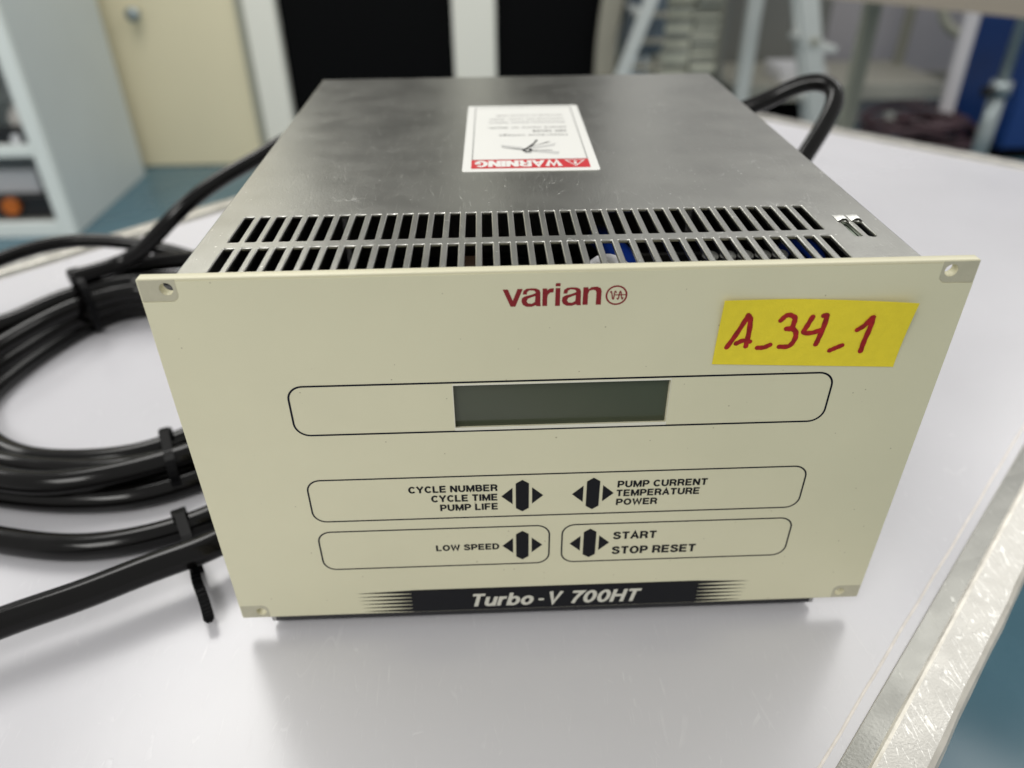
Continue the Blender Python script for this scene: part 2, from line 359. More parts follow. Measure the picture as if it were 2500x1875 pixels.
def glyph_text(s, x0, x1, z0, z1, t=.225, gap=.17, space=.38, shear=0., tx=None):
    w = 0; pos = []
    for ch in s:
        if ch == ' ': w += space; continue
        pos.append((ch, w)); w += GL[ch][0]+gap
    w -= gap; sx = (x1-x0)/(w+shear); sy = z1-z0; bm = bmesh.new(); tx = tx or t*1.08*sy/sx
    for ch, off in pos:
        for lv, st in enumerate(GL[ch][1]):
            closed = len(st) > 3 and abs(st[0][0]-st[-1][0])+abs(st[0][1]-st[-1][1]) < 1e-4
            P = [Vector((a, b, 0)) for a, b in (st[:-1] if closed else st)]; N = len(P); ring = []
            for i in range(N):
                a = P[i-1] if (closed or i) else None; b = P[(i+1) % N] if (closed or i < N-1) else None
                d1 = (P[i]-a).normalized() if a is not None else (b-P[i]).normalized(); d2 = (b-P[i]).normalized() if b is not None else d1
                n1 = Vector((-d1.y, d1.x, 0)); n2 = Vector((-d2.y, d2.x, 0)); m = (n1+n2); m = m.normalized() if m.length > 1e-6 else n1
                k = min(2.2, 1/max(.2, m.dot(n1))); h = m*k*.5
                h = Vector((h.x*tx, h.y*t, 0)); q = P[i]
                ring.append([bm.verts.new(((off+c.x)*sx+shear*sx*c.y+x0, z0+c.y*sy, lv*5e-6)) for c in (q+h, q-h)])
            for i in range(N if closed else N-1):
                A, B = ring[i], ring[(i+1) % N]; bm.faces.new((A[0], A[1], B[1], B[0]))
    me = bpy.data.meshes.new('lettering'); bm.to_mesh(me); bm.free(); return me

# ================================================================== THE TABLE (wheeled instrument table, its sides turned 45 degrees)
U = Vector((.7065, .7077, 0)); V = Vector((.7077, -.7065, 0))       # along / across (V points to the near right edge)
def TP(u, v, z=0.): p = U*u+V*v; return Vector((p.x, p.y, z))
u0, u1, v0, v1 = -.62, .724, -.372, .1705
table = tag(empty('table', TP(.05, -.1, -.85)), 'white topped instrument table with worn aluminium rim', 'table')
top_me = bpy.data.meshes.new('tabletop')
bm = bmesh.new()
corn = [(u0, v0), (u1, v0), (u1, v1), (u0, v1)]
up_ = [bm.verts.new(TP(a, b, 0)) for a, b in corn]; dn = [bm.verts.new(TP(a, b, -.022)) for a, b in corn]
bm.faces.new(up_); bm.faces.new(dn[::-1])
for i in range(4): bm.faces.new((up_[i], up_[(i+1) % 4], dn[(i+1) % 4], dn[i]))
link('tabletop', finish(bm, 'tabletop'), M['top'], table)
def rim(side):
    # profile: distance outward from the table edge, height
    prof = [(0.0004, -.02), (0.0001, .0003), (.0004, .0008), (.0070, .0012), (.0078, .0015), (.0088, .0016), (.0196, .0012), (.0212, .0002), (.0220, -.0014), (.0221, -.024), (.019, -.024), (.019, -.02)]
    matid = [1, 1, 2, 1, 1, 0, 1, 1, 1, 1, 1, 1]
    bm = bmesh.new()
    A = {'right': ((u0, v1), (u1, v1), (0, 1)), 'left': ((u0, v0), (u1, v0), (0, -1)), 'far': ((u1, v0), (u1, v1), (1, 0)), 'near': ((u0, v0), (u0, v1), (-1, 0))}[side]
    (a0, b0), (a1, b1), n = A; N = 120; rings = []
    for i in range(N+1):
        t = i/N; ring = []
        for k, (d, z) in enumerate(prof):
            ext = d  # mitred ends
            s = -ext*(1-t)+ext*t if True else 0
            uu = a0+(a1-a0)*t+n[0]*d; vv = b0+(b1-b0)*t+n[1]*d
            if n[0] == 0: uu += s
            else: vv += s
            w = .00018*math.sin(i*.9)+.00012*math.sin(i*2.3+k)
            ring.append(bm.verts.new(TP(uu+(0 if n[0] == 0 else w*(k > 5)), vv+(w if n[0] == 0 and k > 5 else 0), z+(w*.5 if 2 < k < 8 else 0))))
        rings.append(ring)
    for i in range(N):
        for k in range(len(prof)):
            k2 = (k+1) % len(prof); f = bm.faces.new((rings[i][k], rings[i][k2], rings[i+1][k2], rings[i+1][k])); f.material_index = matid[k]
    bm.faces.new(rings[0]); bm.faces.new(rings[-1][::-1])
    me = finish(bm, 'rim'); me.materials.append(M['rim']); me.materials.append(M['rim_edge']); me.materials.append(M['rim_in'])
    return link('rim', me, None, table)
for s in ('right', 'left', 'far', 'near'): rim(s)
# caustic light shaped as a raised cream bead that runs just inside the rim
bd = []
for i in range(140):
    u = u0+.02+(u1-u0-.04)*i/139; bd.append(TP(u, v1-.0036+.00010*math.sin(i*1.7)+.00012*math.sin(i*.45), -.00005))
bm = bmesh.new(); tube(bm, bd, .00055, seg=8, flat=(.3, 1)); link('caustic_strip', finish(bm, 'caustic_strip'), M['caustic_bead'], table, True)
for (a, b) in ((u0+.06, v0+.03), (u0+.06, v1-.03), (u1-.06, v0+.03), (u1-.06, v1-.03)):
    p = TP(a, b); boxo('leg', (p.x-.018, p.y-.018, -.85), (p.x+.018, p.y+.018, -.0235), M['chrome'], table, .003)

# ================================================================== THE CONTROLLER
H = .1282; W_ = .2133; XL, XR, ZT, YB = .0089, .1995, .1359, .2212
ctl = tag(empty('pump_controller', (W_/2, .11, 0)), 'cream fronted vacuum pump controller in a slotted steel case', 'pump controller')
holes = [(.0070, .0031), (W_-.0070, .0031), (.0070, H-.0029), (W_-.0070, H-.0029)]
win = (.0769, .0786, .13735, .0943)
fp = plate('front_panel', [rrect(0, 0, W_, H, .0006)]+[circ(x, z, .0017) for x, z in holes]+[rrect(*win, .0002)], .003, .0003, PANEL, M['paint'], ctl)
# printed overlay film, cut back round the four screw corners
def notch(P):
    pw, ph, r, e = .0097, .0064, .0021, .0007
    out = []
    def arc(cx, cy, a0, a1, n=6): return [(cx+r*math.cos(math.radians(a0+(a1-a0)*k/n)), cy+r*math.sin(math.radians(a0+(a1-a0)*k/n))) for k in range(n+1)]
    out += [(pw, e)] + [] 
    x0, x1, y0, y1 = e*.4, W_-e*.4, e, H-e
    poly = [(pw+.0, y0), (W_-pw, y0)]
    poly += arc(W_-pw+r, ph-r, 180, 90)+[(x1, ph)]
    poly += [(x1, H-ph)]+arc(W_-pw+r, H-ph+r, 270, 180)+[(W_-pw, y1), (pw, y1)]
    poly += arc(pw-r, H-ph+r, 0, -90)+[(x0, H-ph), (x0, ph)]
    poly += arc(pw-r, ph-r, 90, 0)
    return poly
film_mtx = PANEL @ Matrix.Translation((0, 0, .0003))
film = plate('overlay_film', [notch(0), rrect(.0769, .0786, .13735, .0943, .0002)], .0003, .00005, film_mtx, M['film'], fp)
for i, (cx, cz) in enumerate([(0, 0), (W_, 0), (0, H), (W_, H)]):
    sx = 1 if cx == 0 else -1; sz = 1 if cz == 0 else -1
    x0, x1 = sorted((cx+sx*.0004, cx+sx*.0096)); z0, z1 = sorted((cz+sz*.0004, cz+sz*.0063))
    rr = [0, 0, 0, 0]; idx = {(1, 1): 0, (-1, 1): 1, (-1, -1): 2, (1, -1): 3}[(sx, sz)]; rr[idx] = .002
    hx, hz = holes[i]
    plate('corner_pad', [rrect(x0, z0, x1, z1, rr), circ(hx, hz, .00172)], .00012, .00002, PANEL @ Matrix.Translation((0, 0, .0001)), M['pad'], fp)
# display: dark window set behind the film with a pale edge
boxo('display_screen', (.0762, .0014, .008+.078), (.138, .0028, .008+.0949), M['lcd'], fp)
plate('display_bezel', [rrect(.0767, .0784, .13755, .0945, .0002), rrect(.0769, .0794, .13742, .09395, .0001)], .0003, .00005, PANEL @ Matrix.Translation((0, 0, .00038)), M['white_edge'], fp)
def outline(x0, z0, x1, z1, r, w=.00042, m='navy'):
    me = flat([rrect(x0, z0, x1, z1, r, 8), rrect(x0+w, z0+w, x1-w, z1-w, r-w, 8)])
    printo('outline_frame', me, film_mtx, M[m], fp)
outline(.03115, .0779, .1834, .0953, .0046, .00056)
outline(.0311, .0440, .1831, .0614, .0044, .0005)
outline(.0312, .0226, .1049, .0400, .0044, .0005)
outline(.1085, .0226, .1829, .0399, .0044, .0005)
# four selector keys: hexagonal bar between two arrowheads
def key(cx, cz, s=1.):
    w, h, hp = .0020*s, .0050*s, .0064*s
    plate('key', [[(cx-w, cz-h), (cx, cz-hp), (cx+w, cz-h), (cx+w, cz+h), (cx, cz+hp), (cx-w, cz+h)]], .0003, .0001, film_mtx @ Matrix.Translation((0, 0, .00022)), M['ink'], fp)
    for sg in (-1, 1):
        a, b, t = cx+sg*.0030*s, cx+sg*.0064*s, .0033*s
        plate('key_arrow', [[(a, cz-t), (a, cz+t), (b, cz)][::sg]], .0002, .00006, film_mtx @ Matrix.Translation((0, 0, .00014)), M['ink'], fp)
for cx, cz in ((.0960, .0526), (.1177, .0526), (.0960, .0312), (.1177, .0312)): key(cx, cz)
# wording
T = lambda s, x0, x1, zc, hh=.00125, **k: printo('lettering', glyph_text(s, x0*MM, x1*MM, zc*MM-hh, zc*MM+hh, **k), film_mtx, M['ink'], fp)
T('CYCLE NUMBER', 61.5, 88.4, 56.25, .00132); T('CYCLE TIME', 68.2, 88.35, 52.4, .00135); T('PUMP LIFE', 70.7, 88.4, 48.6, .00132)
T('PUMP CURRENT', 125.2, 152.7, 56.1, .00132); T('TEMPERATURE', 125.0, 150.7, 52.5, .00132); T('POWER', 125.2, 137.9, 48.8, .00130)
T('LOW SPEED', 68.3, 88.5, 31.1, .0013); T('START', 125.3, 139.2, 34.2, .0016); T('STOP RESET', 125.3, 152.7, 27.5, .0017)
# black name band with speed streaks
zb0, zb1 = .0007, .0116
band = [(.0700, zb0)]
xs0, tipL = .0668, .0545
P = [(.0668, zb0)]
n = 6; h = (zb1-zb0)/n
pts = [(.1555, zb0)]
for k in range(n):
    z0 = zb0+k*h; pts += [(.1560, z0+.0001), (.1735-.0003*(n-1-k), z0+h*.5), (.1560, z0+h-.0001)]
pts += [(.1555, zb1), (.0590, zb1)]
for k in range(n-1, -1, -1):
    z0 = zb0+k*h; pts += [(.0585, z0+h-.0001), (.0400+.0003*(n-1-k), z0+h*.5), (.0585, z0+.0001)]
pts += [(.0590, zb0)]
printo('name_band', flat([pts]), film_mtx, M['ink'], fp)
printo('lettering', join_meshes([glyph_text('Turbo', .0780, .1005, .0025, .0088, t=.19, gap=.13, shear=.25, tx=.24), glyph_text('-', .1012, .1038, .0025, .0088, t=.16, shear=.1),
    glyph_text('V', .1043, .1098, .0025, .0088, t=.19, shear=.25, tx=.24), glyph_text('700HT', .1118, .1368, .0025, .0088, t=.19, gap=.13, shear=.25, tx=.24)], 'lettering'),
    film_mtx, M['silver_ink'], fp, .0002)
# maker's wordmark and round emblem, drawn from their outlines (millimetres on the panel)
LT = [[[(91.05,123.07),(92.4,123.04),(93.6,119.79),(94.85,123.14),(96.17,123.1),(94.26,118.1),(93.02,118.09)]],
 [[(96.17,121.53),(96.36,122.57),(97.12,123.12),(98.43,123.25),(99.57,123.16),(100.42,122.74),(100.68,121.93),(100.71,118.95),(100.8,118.05),(99.71,118.08),(99.57,118.38),(98.47,117.94),(97.13,117.98),(96.17,118.54),(95.83,119.52),(95.98,120.47),(96.74,120.98),(98.26,121.36),(99.39,121.8),(99.48,122.17),(99.0,122.57),(97.87,122.68),(97.31,122.23),(97.16,121.5)],
  [(99.4,121.02),(98.26,120.62),(97.41,120.22),(97.16,119.59),(97.51,118.94),(98.46,118.8),(99.32,119.31)]],
 [[(101.26,123.11),(102.4,123.08),(102.41,122.56),(103.15,123.06),(104.1,123.1),(104.03,121.95),(103.18,121.86),(102.58,121.25),(102.45,120.19),(102.45,118.09),(101.2,118.08),(101.24,120.86)]],
 [[(104.59,124.51),(105.8,124.51),(105.78,123.64),(104.56,123.63)]], [[(104.57,123.13),(105.76,123.1),(105.75,118.0),(104.5,118.03)]],
 [[(111.66,123.15),(112.89,123.16),(112.97,122.55),(113.74,123.16),(115.25,123.26),(116.13,122.78),(116.37,121.93),(116.36,118.09),(115.05,118.08),(115.06,121.54),(114.83,122.18),(114.16,122.41),(113.22,122.12),(112.92,121.18),(112.94,118.14),(111.59,118.14)]]]
LT.insert(5, [[(a+10.4, b) for a, b in pl] for pl in LT[1]])
printo('lettering', join_meshes([flat([mm(p) for p in L]) for L in LT], 'lettering'), film_mtx, M['red'], fp, label='dark red lowercase lettering at the top of the panel')
def ribbon(pts, w):
    P = cm([Vector((a, b, 0)) for a, b in pts], False, 5) if len(pts) > 2 else [Vector((*p, 0)) for p in pts]
    bm = bmesh.new(); prev = None
    for i, p in enumerate(P):
        t = (P[min(i+1, len(P)-1)]-P[max(i-1, 0)]).normalized(); n_ = Vector((-t.y, t.x, 0))*w/2
        cur = [bm.verts.new((p+n_)*MM), bm.verts.new((p-n_)*MM)]
        if prev: bm.faces.new((prev[0], prev[1], cur[1], cur[0]))
        prev = cur
    zt = .000004*len(pts) if len(pts) > 2 else 0
    for v in bm.verts: v.co.z = zt
    me = bpy.data.meshes.new('r'); bm.to_mesh(me); bm.free(); return me
em = [flat([circ(.12027, .12068, .00282, 32), circ(.12027, .12068, .00238, 32)])]
for w in ([(118.62,121.45),(118.79,121.86),(119.0,121.43),(119.26,119.94),(119.43,119.55),(119.6,119.93),(119.73,121.42),(119.89,121.88),(120.21,121.4)],
          [(120.41,119.91),(120.66,119.52),(120.83,119.9),(121.03,121.38),(121.22,121.84),(121.41,121.37),(121.65,119.87),(121.83,119.55),(121.98,120.08)], [(119.87,120.78),(122.7,120.78)]):
    em.append(ribbon(w, .27))
printo('emblem', join_meshes(em, 'emblem'), film_mtx, M['red'], fp, label='small dark red round emblem with a wave line')

# ---- steel case: slotted cover, two sides, rear, bottom, feet
TOPM = Matrix.Translation((0, 0, ZT))
slots = []
for k in range(36):
    cx = .0181+k*(.1800-.0181)/35
    for y0, y1 in ((.0036, .0184), (.0223, .0409)):
        slots.append(rrect(cx-.0014, y0, cx+.0014, y1, .0004, 3))
loops = [rrect(.1880, .0170, .1901, .0283, .0010, 4), rrect(.1917, .0166, .1938, .0281, .0010, 4)]
cover = plate('top_cover', [rrect(XL, .0031, XR, YB, .0006)]+slots+loops, .0012, .0003, TOPM, M['steel'], ctl)
# the two pressed loops of the cable anchor: a raised lip at the far end of each opening
for (x0, x1) in ((.1874, .1904), (.1913, .1943)):
    bm = bmesh.new(); cx = (x0+x1)/2
    nu, nv = 10, 8; grid = []
    for j in range(nv+1):
        row = []
        for i in range(nu+1):
            a = i/nu*2-1; t = j/nv; x = cx+a*(x1-x0)/2*1.1; y = .0276+.0046*t
            hgt = .0010*max(0, 1-a*a)**1.2*math.sin(PI*min(1, .28+.72*t))
            row.append(bm.verts.new((x, y, ZT+.0001+hgt)))
        grid.append(row)
    for j in range(nv):
        for i in range(nu): bm.faces.new((grid[j][i], grid[j][i+1], grid[j+1][i+1], grid[j+1][i]))
    link('pressed_loop', finish(bm, 'pressed_loop'), M['bright'], cover, True)
boxo('side_panel', (XL, .0031, .0025), (XL+.001, YB, ZT-.0012), M['steel_side'], ctl)
boxo('side_panel', (XR-.001, .0031, .0025), (XR, YB, ZT-.0012), M['steel_side'], ctl)
boxo('rear_panel', (XL+.0012, YB-.0012, .0037), (XR-.0012, YB-.0002, ZT-.0012), M['steel_side'], ctl)
boxo('bottom_panel', (XL+.0012, .0049, .0025), (XR-.0012, YB-.0014, .0035), M['steel_side'], ctl)
boxo('front_lip', (XL-.0003, .0032, .0022), (XR+.0003, .0048, .0300), M['blackpl'], ctl)
for x in (XL+.014, XR-.014):
    for y in (.02, YB-.02): cylo('foot', (x, y, 0), (x, y, .0024), .0075, M['blackpl'], ctl, r2=.0065)
# things inside, seen through the slots
boxo('circuit_board', (XL+.004, .006, .040), (XR-.004, YB-.006, .042), M['board'], ctl)
boxo('circuit_board', (XL+.006, .0045, .044), (.120, .0058, .125), M['board'], ctl)
for k in range(5):
    x = .158+k*.0056; cylo('capacitor', (x, .046, .092), (x, .046, .1175), .0026, M['blackpl'], ctl, 20)
    bm = bmesh.new(); bmesh.ops.create_uvsphere(bm, u_segments=16, v_segments=8, radius=.0026)
    for v in bm.verts: v.co = Vector((v.co.x+x, v.co.y+.046, v.co.z*.6+.1175))
    link('capacitor_glint', finish(bm, 'capacitor_glint'), M['bright'], ctl, True)  # bright tops stand in for glints on the black capacitors
tubeo('blue_component', [(.1250, .066, .1165), (.1265, .058, .118), (.1315, .036, .118), (.1335, .028, .114)], .0040, M['bluecap'], ctl)
tubeo('wire', [(.1090, .012, .110), (.1125, .0175, .1195), (.1165, .0235, .1252), (.1209, .0265, .1268), (.1254, .0250, .1258), (.1306, .0190, .1215), (.137, .013, .112)], .0019, M['whitewire'], ctl)
tubeo('wire', [(.1890, .066, .110), (.1915, .055, .117), (.1915, .039, .116), (.1880, .026, .104)], .0026, M['bluecap'], ctl)
boxo('green_board', (.1865, .010, .1330), (.1908, .030, .1340), mat('green_board', (.50, .58, .48), .4), ctl)
boxo('heat_sink', (.136, .062, .06), (.176, .080, .112), M['blackpl'], ctl, .001)
boxo('relay', (.0800, .018, .08), (.0860, .040, .1225), M['brown'], ctl, .0005)
boxo('rear_connector', (.035, YB+.0001, .050), (.075, YB+.014, .088), M['blackpl'], ctl, .002)
boxo('rear_connector', (.150, YB+.0001, .045), (.185, YB+.012, .075), M['blackpl'], ctl, .002)

# ---- warning label on the cover (reads from the rear)
wl = boxo('warning_label', (0, 0, 0), (.001, .001, .001), M['label'], ctl)
bpy.data.objects.remove(wl)
LW, LL = .0466, .0865
LMX = TOPM @ Matrix.Translation((.1034, .1198, .0002)) @ Matrix.Rotation(math.radians(179.2), 4, 'Z')      # label coordinates: reading upright from the rear; u right, v up
wl = plate('warning_label', [rrect(-LW/2, -LL/2, LW/2, LL/2, .0012)], .00015, .00003, LMX, M['label'], ctl)
bw = LW/2-.0030; bt = LL/2-.0030
printo('red_band', flat([[(-bw, bt-.0092), (bw, bt-.0092), (bw, bt), (-bw, bt)]]), LMX, M['label_red'], wl)
printo('label_border', flat([[(-bw, -bt), (bw, -bt), (bw, bt-.0093), (-bw, bt-.0093)], [(-bw+.0004, -bt+.0004), (bw-.0004, -bt+.0004), (bw-.0004, bt-.0097), (-bw+.0004, bt-.0097)]]), LMX, M['label_grey'], wl)
lx = lambda x: x
printo('lettering', glyph_text('WARNING', -.0105, .0188, bt-.0080, bt-.0014, t=.21), LMX, M['label'], wl, .00012)
tc_, tz = -.0155, bt-.0048
printo('warning_triangle', join_meshes([flat([[(tc_-.0036, tz-.0032), (tc_+.0036, tz-.0032), (tc_, tz+.0036)], [(tc_-.0029, tz-.0028), (tc_+.0029, tz-.0028), (tc_, tz+.0028)]]),
    flat([[(tc_-.0004, tz-.0008), (tc_+.0004, tz-.0008), (tc_+.0005, tz+.0014), (tc_-.0005, tz+.0014)]]), flat([circ(tc_, tz-.0017, .0005, 10)])], 'warning_triangle'), LMX, M['label'], wl, .00012)
# pictogram: four fan blades round a hub over a shaft
def bl(pts, mkey='label_grey'): printo('pictogram', flat([mm(pts)]), LMX, M[mkey], wl, .00008)
bl([(-1, 19), (-9.5, 15.5), (-10.5, 12), (-8.5, 13.5), (0, 17.5)], 'label_faint'); bl([(1, 19), (9.5, 16.2), (10, 13.5), (2.5, 16.5)], 'label_faint')
bl([(-.5, 22), (-10.5, 25.5), (-11, 22.5), (-2, 20.5)], 'label_faint')
bl([(1.6, 19.2), (-4.0, 8.0), (-3.0, 8.0), (-1.6, 15.5), (-8.5, 10.6), (-7.8, 10.2), (-.6, 16.8)], 'ink')
bl([(.5, 20), (9.3, 16.0), (9.6, 16.6), (1.5, 20.8)]); bl([(0, 20.6), (-8.5, 20.2), (-8.5, 20.9), (0, 21.4)])
printo('pictogram', flat([circ(.0005, .0203, .0019, 18), circ(.0005, .0203, .0009, 18)]), LMX, M['ink'], wl, .00010)
bl([(-1.0, 22.6), (1.6, 22.6), (1.4, 23.6), (-.8, 23.6)])
LTX = lambda s, x0, x1, v, hh: printo('lettering', text_mesh(s, x0*MM, x1*MM, v*MM-hh, v*MM+hh, bold=.015), LMX, M['label_grey'], wl, .00008)
LTX('Hazardous voltage', -15.6, 10.5, 1.2, .0013); LTX('can cause', -15.6, -2.5, -4.0, .0013); LTX('severe injury or death.', -16.0, 15.0, -9.2, .0014)
LTX('Disconnect power before', -15.8, 14.5, -16.6, .0011); LTX('removing the cover. Refer', -15.8, 14.5, -21.4, .0011); LTX('servicing to trained staff.', -15.8, 11.5, -27.0, .0011)

# ================================================================== YELLOW STICKY NOTE
NT, NB = [(.14824, .1178), (.19895, .1163)], [(.14801, .09887), (.19894, .09644)]
def note_pt(s, t):   # s across 0..1, t up 0..1 ; returns world point (paper lifts off the panel at its upper corners)
    x = (NB[0][0]*(1-s)+NB[1][0]*s)*(1-t)+(NT[0][0]*(1-s)+NT[1][0]*s)*t
    z = (NB[0][1]*(1-s)+NB[1][1]*s)*(1-t)+(NT[0][1]*(1-s)+NT[1][1]*s)*t+t*.0012
    d = abs(s-.38)/.62 if s > .38 else abs(s-.38)/.38*.6
    lift = .00055+.0026*(t**1.6)*(d**1.5)+.00015*math.sin(s*5)*t
    return Vector((x, -lift, z+.008))
bm = bmesh.new(); NS, NTT = 26, 12; fr, bk = [], []
for j in range(NTT+1):
    fr.append([bm.verts.new(note_pt(i/NS, j/NTT)) for i in range(NS+1)]); bk.append([bm.verts.new(note_pt(i/NS, j/NTT)+Vector((0, .00012, 0))) for i in range(NS+1)])
for j in range(NTT):
    for i in range(NS):
        bm.faces.new((fr[j][i], fr[j][i+1], fr[j+1][i+1], fr[j+1][i])); bm.faces.new((bk[j][i], bk[j+1][i], bk[j+1][i+1], bk[j][i+1]))
for i in range(NS):
    bm.faces.new((fr[0][i], bk[0][i], bk[0][i+1], fr[0][i+1])); bm.faces.new((fr[NTT][i], fr[NTT][i+1], bk[NTT][i+1], bk[NTT][i]))
for j in range(NTT):
    bm.faces.new((fr[j][0], fr[j+1][0], bk[j+1][0], bk[j][0])); bm.faces.new((fr[j][NS], bk[j][NS], bk[j+1][NS], fr[j+1][NS]))
note = empty('sticky_note', (.1735, 0, .1055)); tag(note, 'yellow paper sticky note with red handwritten A_34_1 on the cream panel', 'sticky note')
link('paper', finish(bm, 'paper'), M['yellow'], note)
ST = [[(151.19,104.35),(152.98,108.18),(154.95,113.17),(155.24,114.25)],[(155.5,114.03),(156.11,112.83),(156.42,109.03),(156.33,104.52)],[(153.55,105.51),(155.24,106.34),(157.14,105.96)],
[(159.61,103.93),(161.3,103.97),(162.86,104.74)],[(164.38,112.28),(165.39,113.5),(166.43,113.84),(167.99,112.96),(168.06,111.23),(167.68,109.66),(166.43,109.63)],
[(166.42,109.69),(168.14,109.49),(169.21,108.34),(169.25,106.08),(168.07,104.16),(165.54,104.07)],[(172.67,113.13),(171.84,110.49),(171.3,108.44),(173.45,108.21),(175.78,109.1)],
[(175.51,113.46),(176.34,113.43),(176.27,110.04),(175.65,105.89),(175.37,104.59)],[(179.69,102.49),(181.08,103.27),(182.61,104.05)],[(185.51,108.98),(186.99,110.37),(188.3,112.85)],[(188.54,112.99),(188.65,109.36),(188.31,105.18),(188.24,102.06)]]
mes = []
for q, s in enumerate(ST):
    if len(s) > 2: pp = cm([Vector((a, b, 0)) for a, b in s], False, 6)
    else: pp = [Vector((*p, 0)) for p in s]
    # ribbon of short pieces so that it follows the curved paper
    bm = bmesh.new(); prev = None; w = 1.42*MM/2
    ring = []
    path = []
    for i, p in enumerate(pp):
        a = pp[max(0, i-1)]; b = pp[min(len(pp)-1, i+1)]; t = (b-a).normalized(); n_ = Vector((-t.y, t.x, 0))
        path.append((p*MM, t, n_))
    p0, t0, n0 = path[0]; pN, tN, nN = path[-1]; rows = []
    for k in range(4): a = k/4; rows.append((p0-t0*w*math.cos(a*PI/2), n0*w*max(.25, math.sin(a*PI/2))))
    rows += [(p, n_*w*(1+.07*math.sin(i*1.3+q))) for i, (p, t, n_) in enumerate(path)]
    for k in range(1, 5): a = k/4; rows.append((pN+tN*w*math.sin(a*PI/2), nN*w*max(.25, math.cos(a*PI/2))))
    def onnote(p):
        s_ = (p.x-.148)/.0509; t_ = (p.y-(.09887-.00243*s_))/.0196
        y = note_pt(min(1, max(0, s_)), min(1, max(0, t_))).y
        return Vector((p.x, y-.00008-.00001*q, p.y+.008))
    for p, n_ in rows:
        cur = [bm.verts.new(onnote(p+n_)), bm.verts.new(onnote(p)), bm.verts.new(onnote(p-n_))]
        if prev: bm.faces.new((prev[0], cur[0], cur[1], prev[1])); bm.faces.new((prev[1], cur[1], cur[2], prev[2]))
        prev = cur
    me = bpy.data.meshes.new('s'); bm.to_mesh(me); bm.free(); mes.append(me)
link('handwriting', join_meshes(mes, 'handwriting'), M['marker'], note)

# ================================================================== CABLES
CR = .0053
coil = tag(empty('cable_coil', (-.09, .17, 0)), 'coil of thick black cable lying on the table left of the controller', 'cable coil')
Tt = [[(-0.1794,0.2001,0.0240),(-0.1680,0.2179,0.0240),(-0.1514,0.2348,0.0240),(-0.1322,0.2427,0.0240),(-0.1192,0.2450,0.0240)],
[(-0.1709,0.1826,0.0225),(-0.1613,0.2028,0.0225),(-0.1465,0.2224,0.0225),(-0.1291,0.2335,0.0225),(-0.1162,0.2357,0.0225)],
[(-0.1662,0.1707,0.0185),(-0.1581,0.1932,0.0185),(-0.1448,0.2155,0.0185),(-0.1288,0.2297,0.0185),(-0.1159,0.2319,0.0185)],
[(-0.1656,0.1644,0.0115),(-0.1588,0.1893,0.0115),(-0.1466,0.2144,0.0115),(-0.1317,0.2319,0.0115),(-0.1187,0.2340,0.0115)],
[(-0.1647,0.1577,0.0048),(-0.1590,0.1849,0.0048),(-0.1480,0.2126,0.0048),(-0.1342,0.2332,0.0048),(-0.1210,0.2353,0.0048)]]
Ba = [(-0.1390,0.1042,0.0048),(-0.1288,0.0984,0.0048),(-0.1157,0.0931,0.0048),(-0.0983,0.0918,0.0048),(-0.0779,0.0927,0.0048),(-0.0640,0.0974,0.0048),(-0.0552,0.1051,0.0048)]
Bc = [(-0.1161,0.0705,0.0138),(-0.0959,0.0659,0.0138),(-0.0724,0.0699,0.0138),(-0.0507,0.0788,0.0138)]
Bd = [(-0.1196,0.0706,0.0052),(-0.0994,0.0664,0.0052),(-0.0810,0.0652,0.0052),(-0.0665,0.0655,0.0052),(-0.0560,0.0675,0.0052),(-0.0410,0.0755,0.0052)]
Be = [(-0.1061,0.0446,0.0048),(-0.0808,0.0391,0.0048),(-0.0639,0.0392,0.0048),(-0.0482,0.0428,0.0048),(-0.0316,0.0501,0.0048)]
def loop(bot, left, toppts, right, name='cable_loop'):
    return tubeo(name, list(bot)+right+list(toppts[::-1])+left[::-1], CR, M['cable'], coil, closed=True, seg=18, n=10, sm=24, res=.003)
loop(Ba, [(-.156, .120, .0048), (-.1645, .138, .0048)], Tt[4], [(-.035, .123, .0048), (-.022, .155, .0048), (-.030, .195, .0048), (-.070, .228, .0048)])
loop(Bc, [(-.136, .0765, .0138), (-.157, .0925, .0142), (-.173, .116, .0150), (-.177, .144, .0165)], Tt[2], [(-.030, .092, .0138), (-.014, .125, .0148), (-.012, .170, .016), (-.035, .212, .0170), (-.075, .231, .018)])
loop(Bd, [(-.138, .0760, .0048), (-.158, .0900, .0050), (-.173, .113, .0060), (-.177, .140, .0085)], Tt[3], [(-.025, .087, .0052), (-.012, .115, .0052), (-.006, .160, .0048), (-.022, .212, .0060), (-.070, .236, .0095)])
loop(Be, [(-.129, .0515, .0048), (-.153, .0655, .0070), (-.177, .090, .0110), (-.193, .120, .0155), (-.1985, .150, .020), (-.192, .179, .0235)], Tt[1], [(-.016, .062, .0048), (-.0035, .095, .0048), (-.0015, .15, .0148), (-.016, .205, .020), (-.065, .234, .0225)])
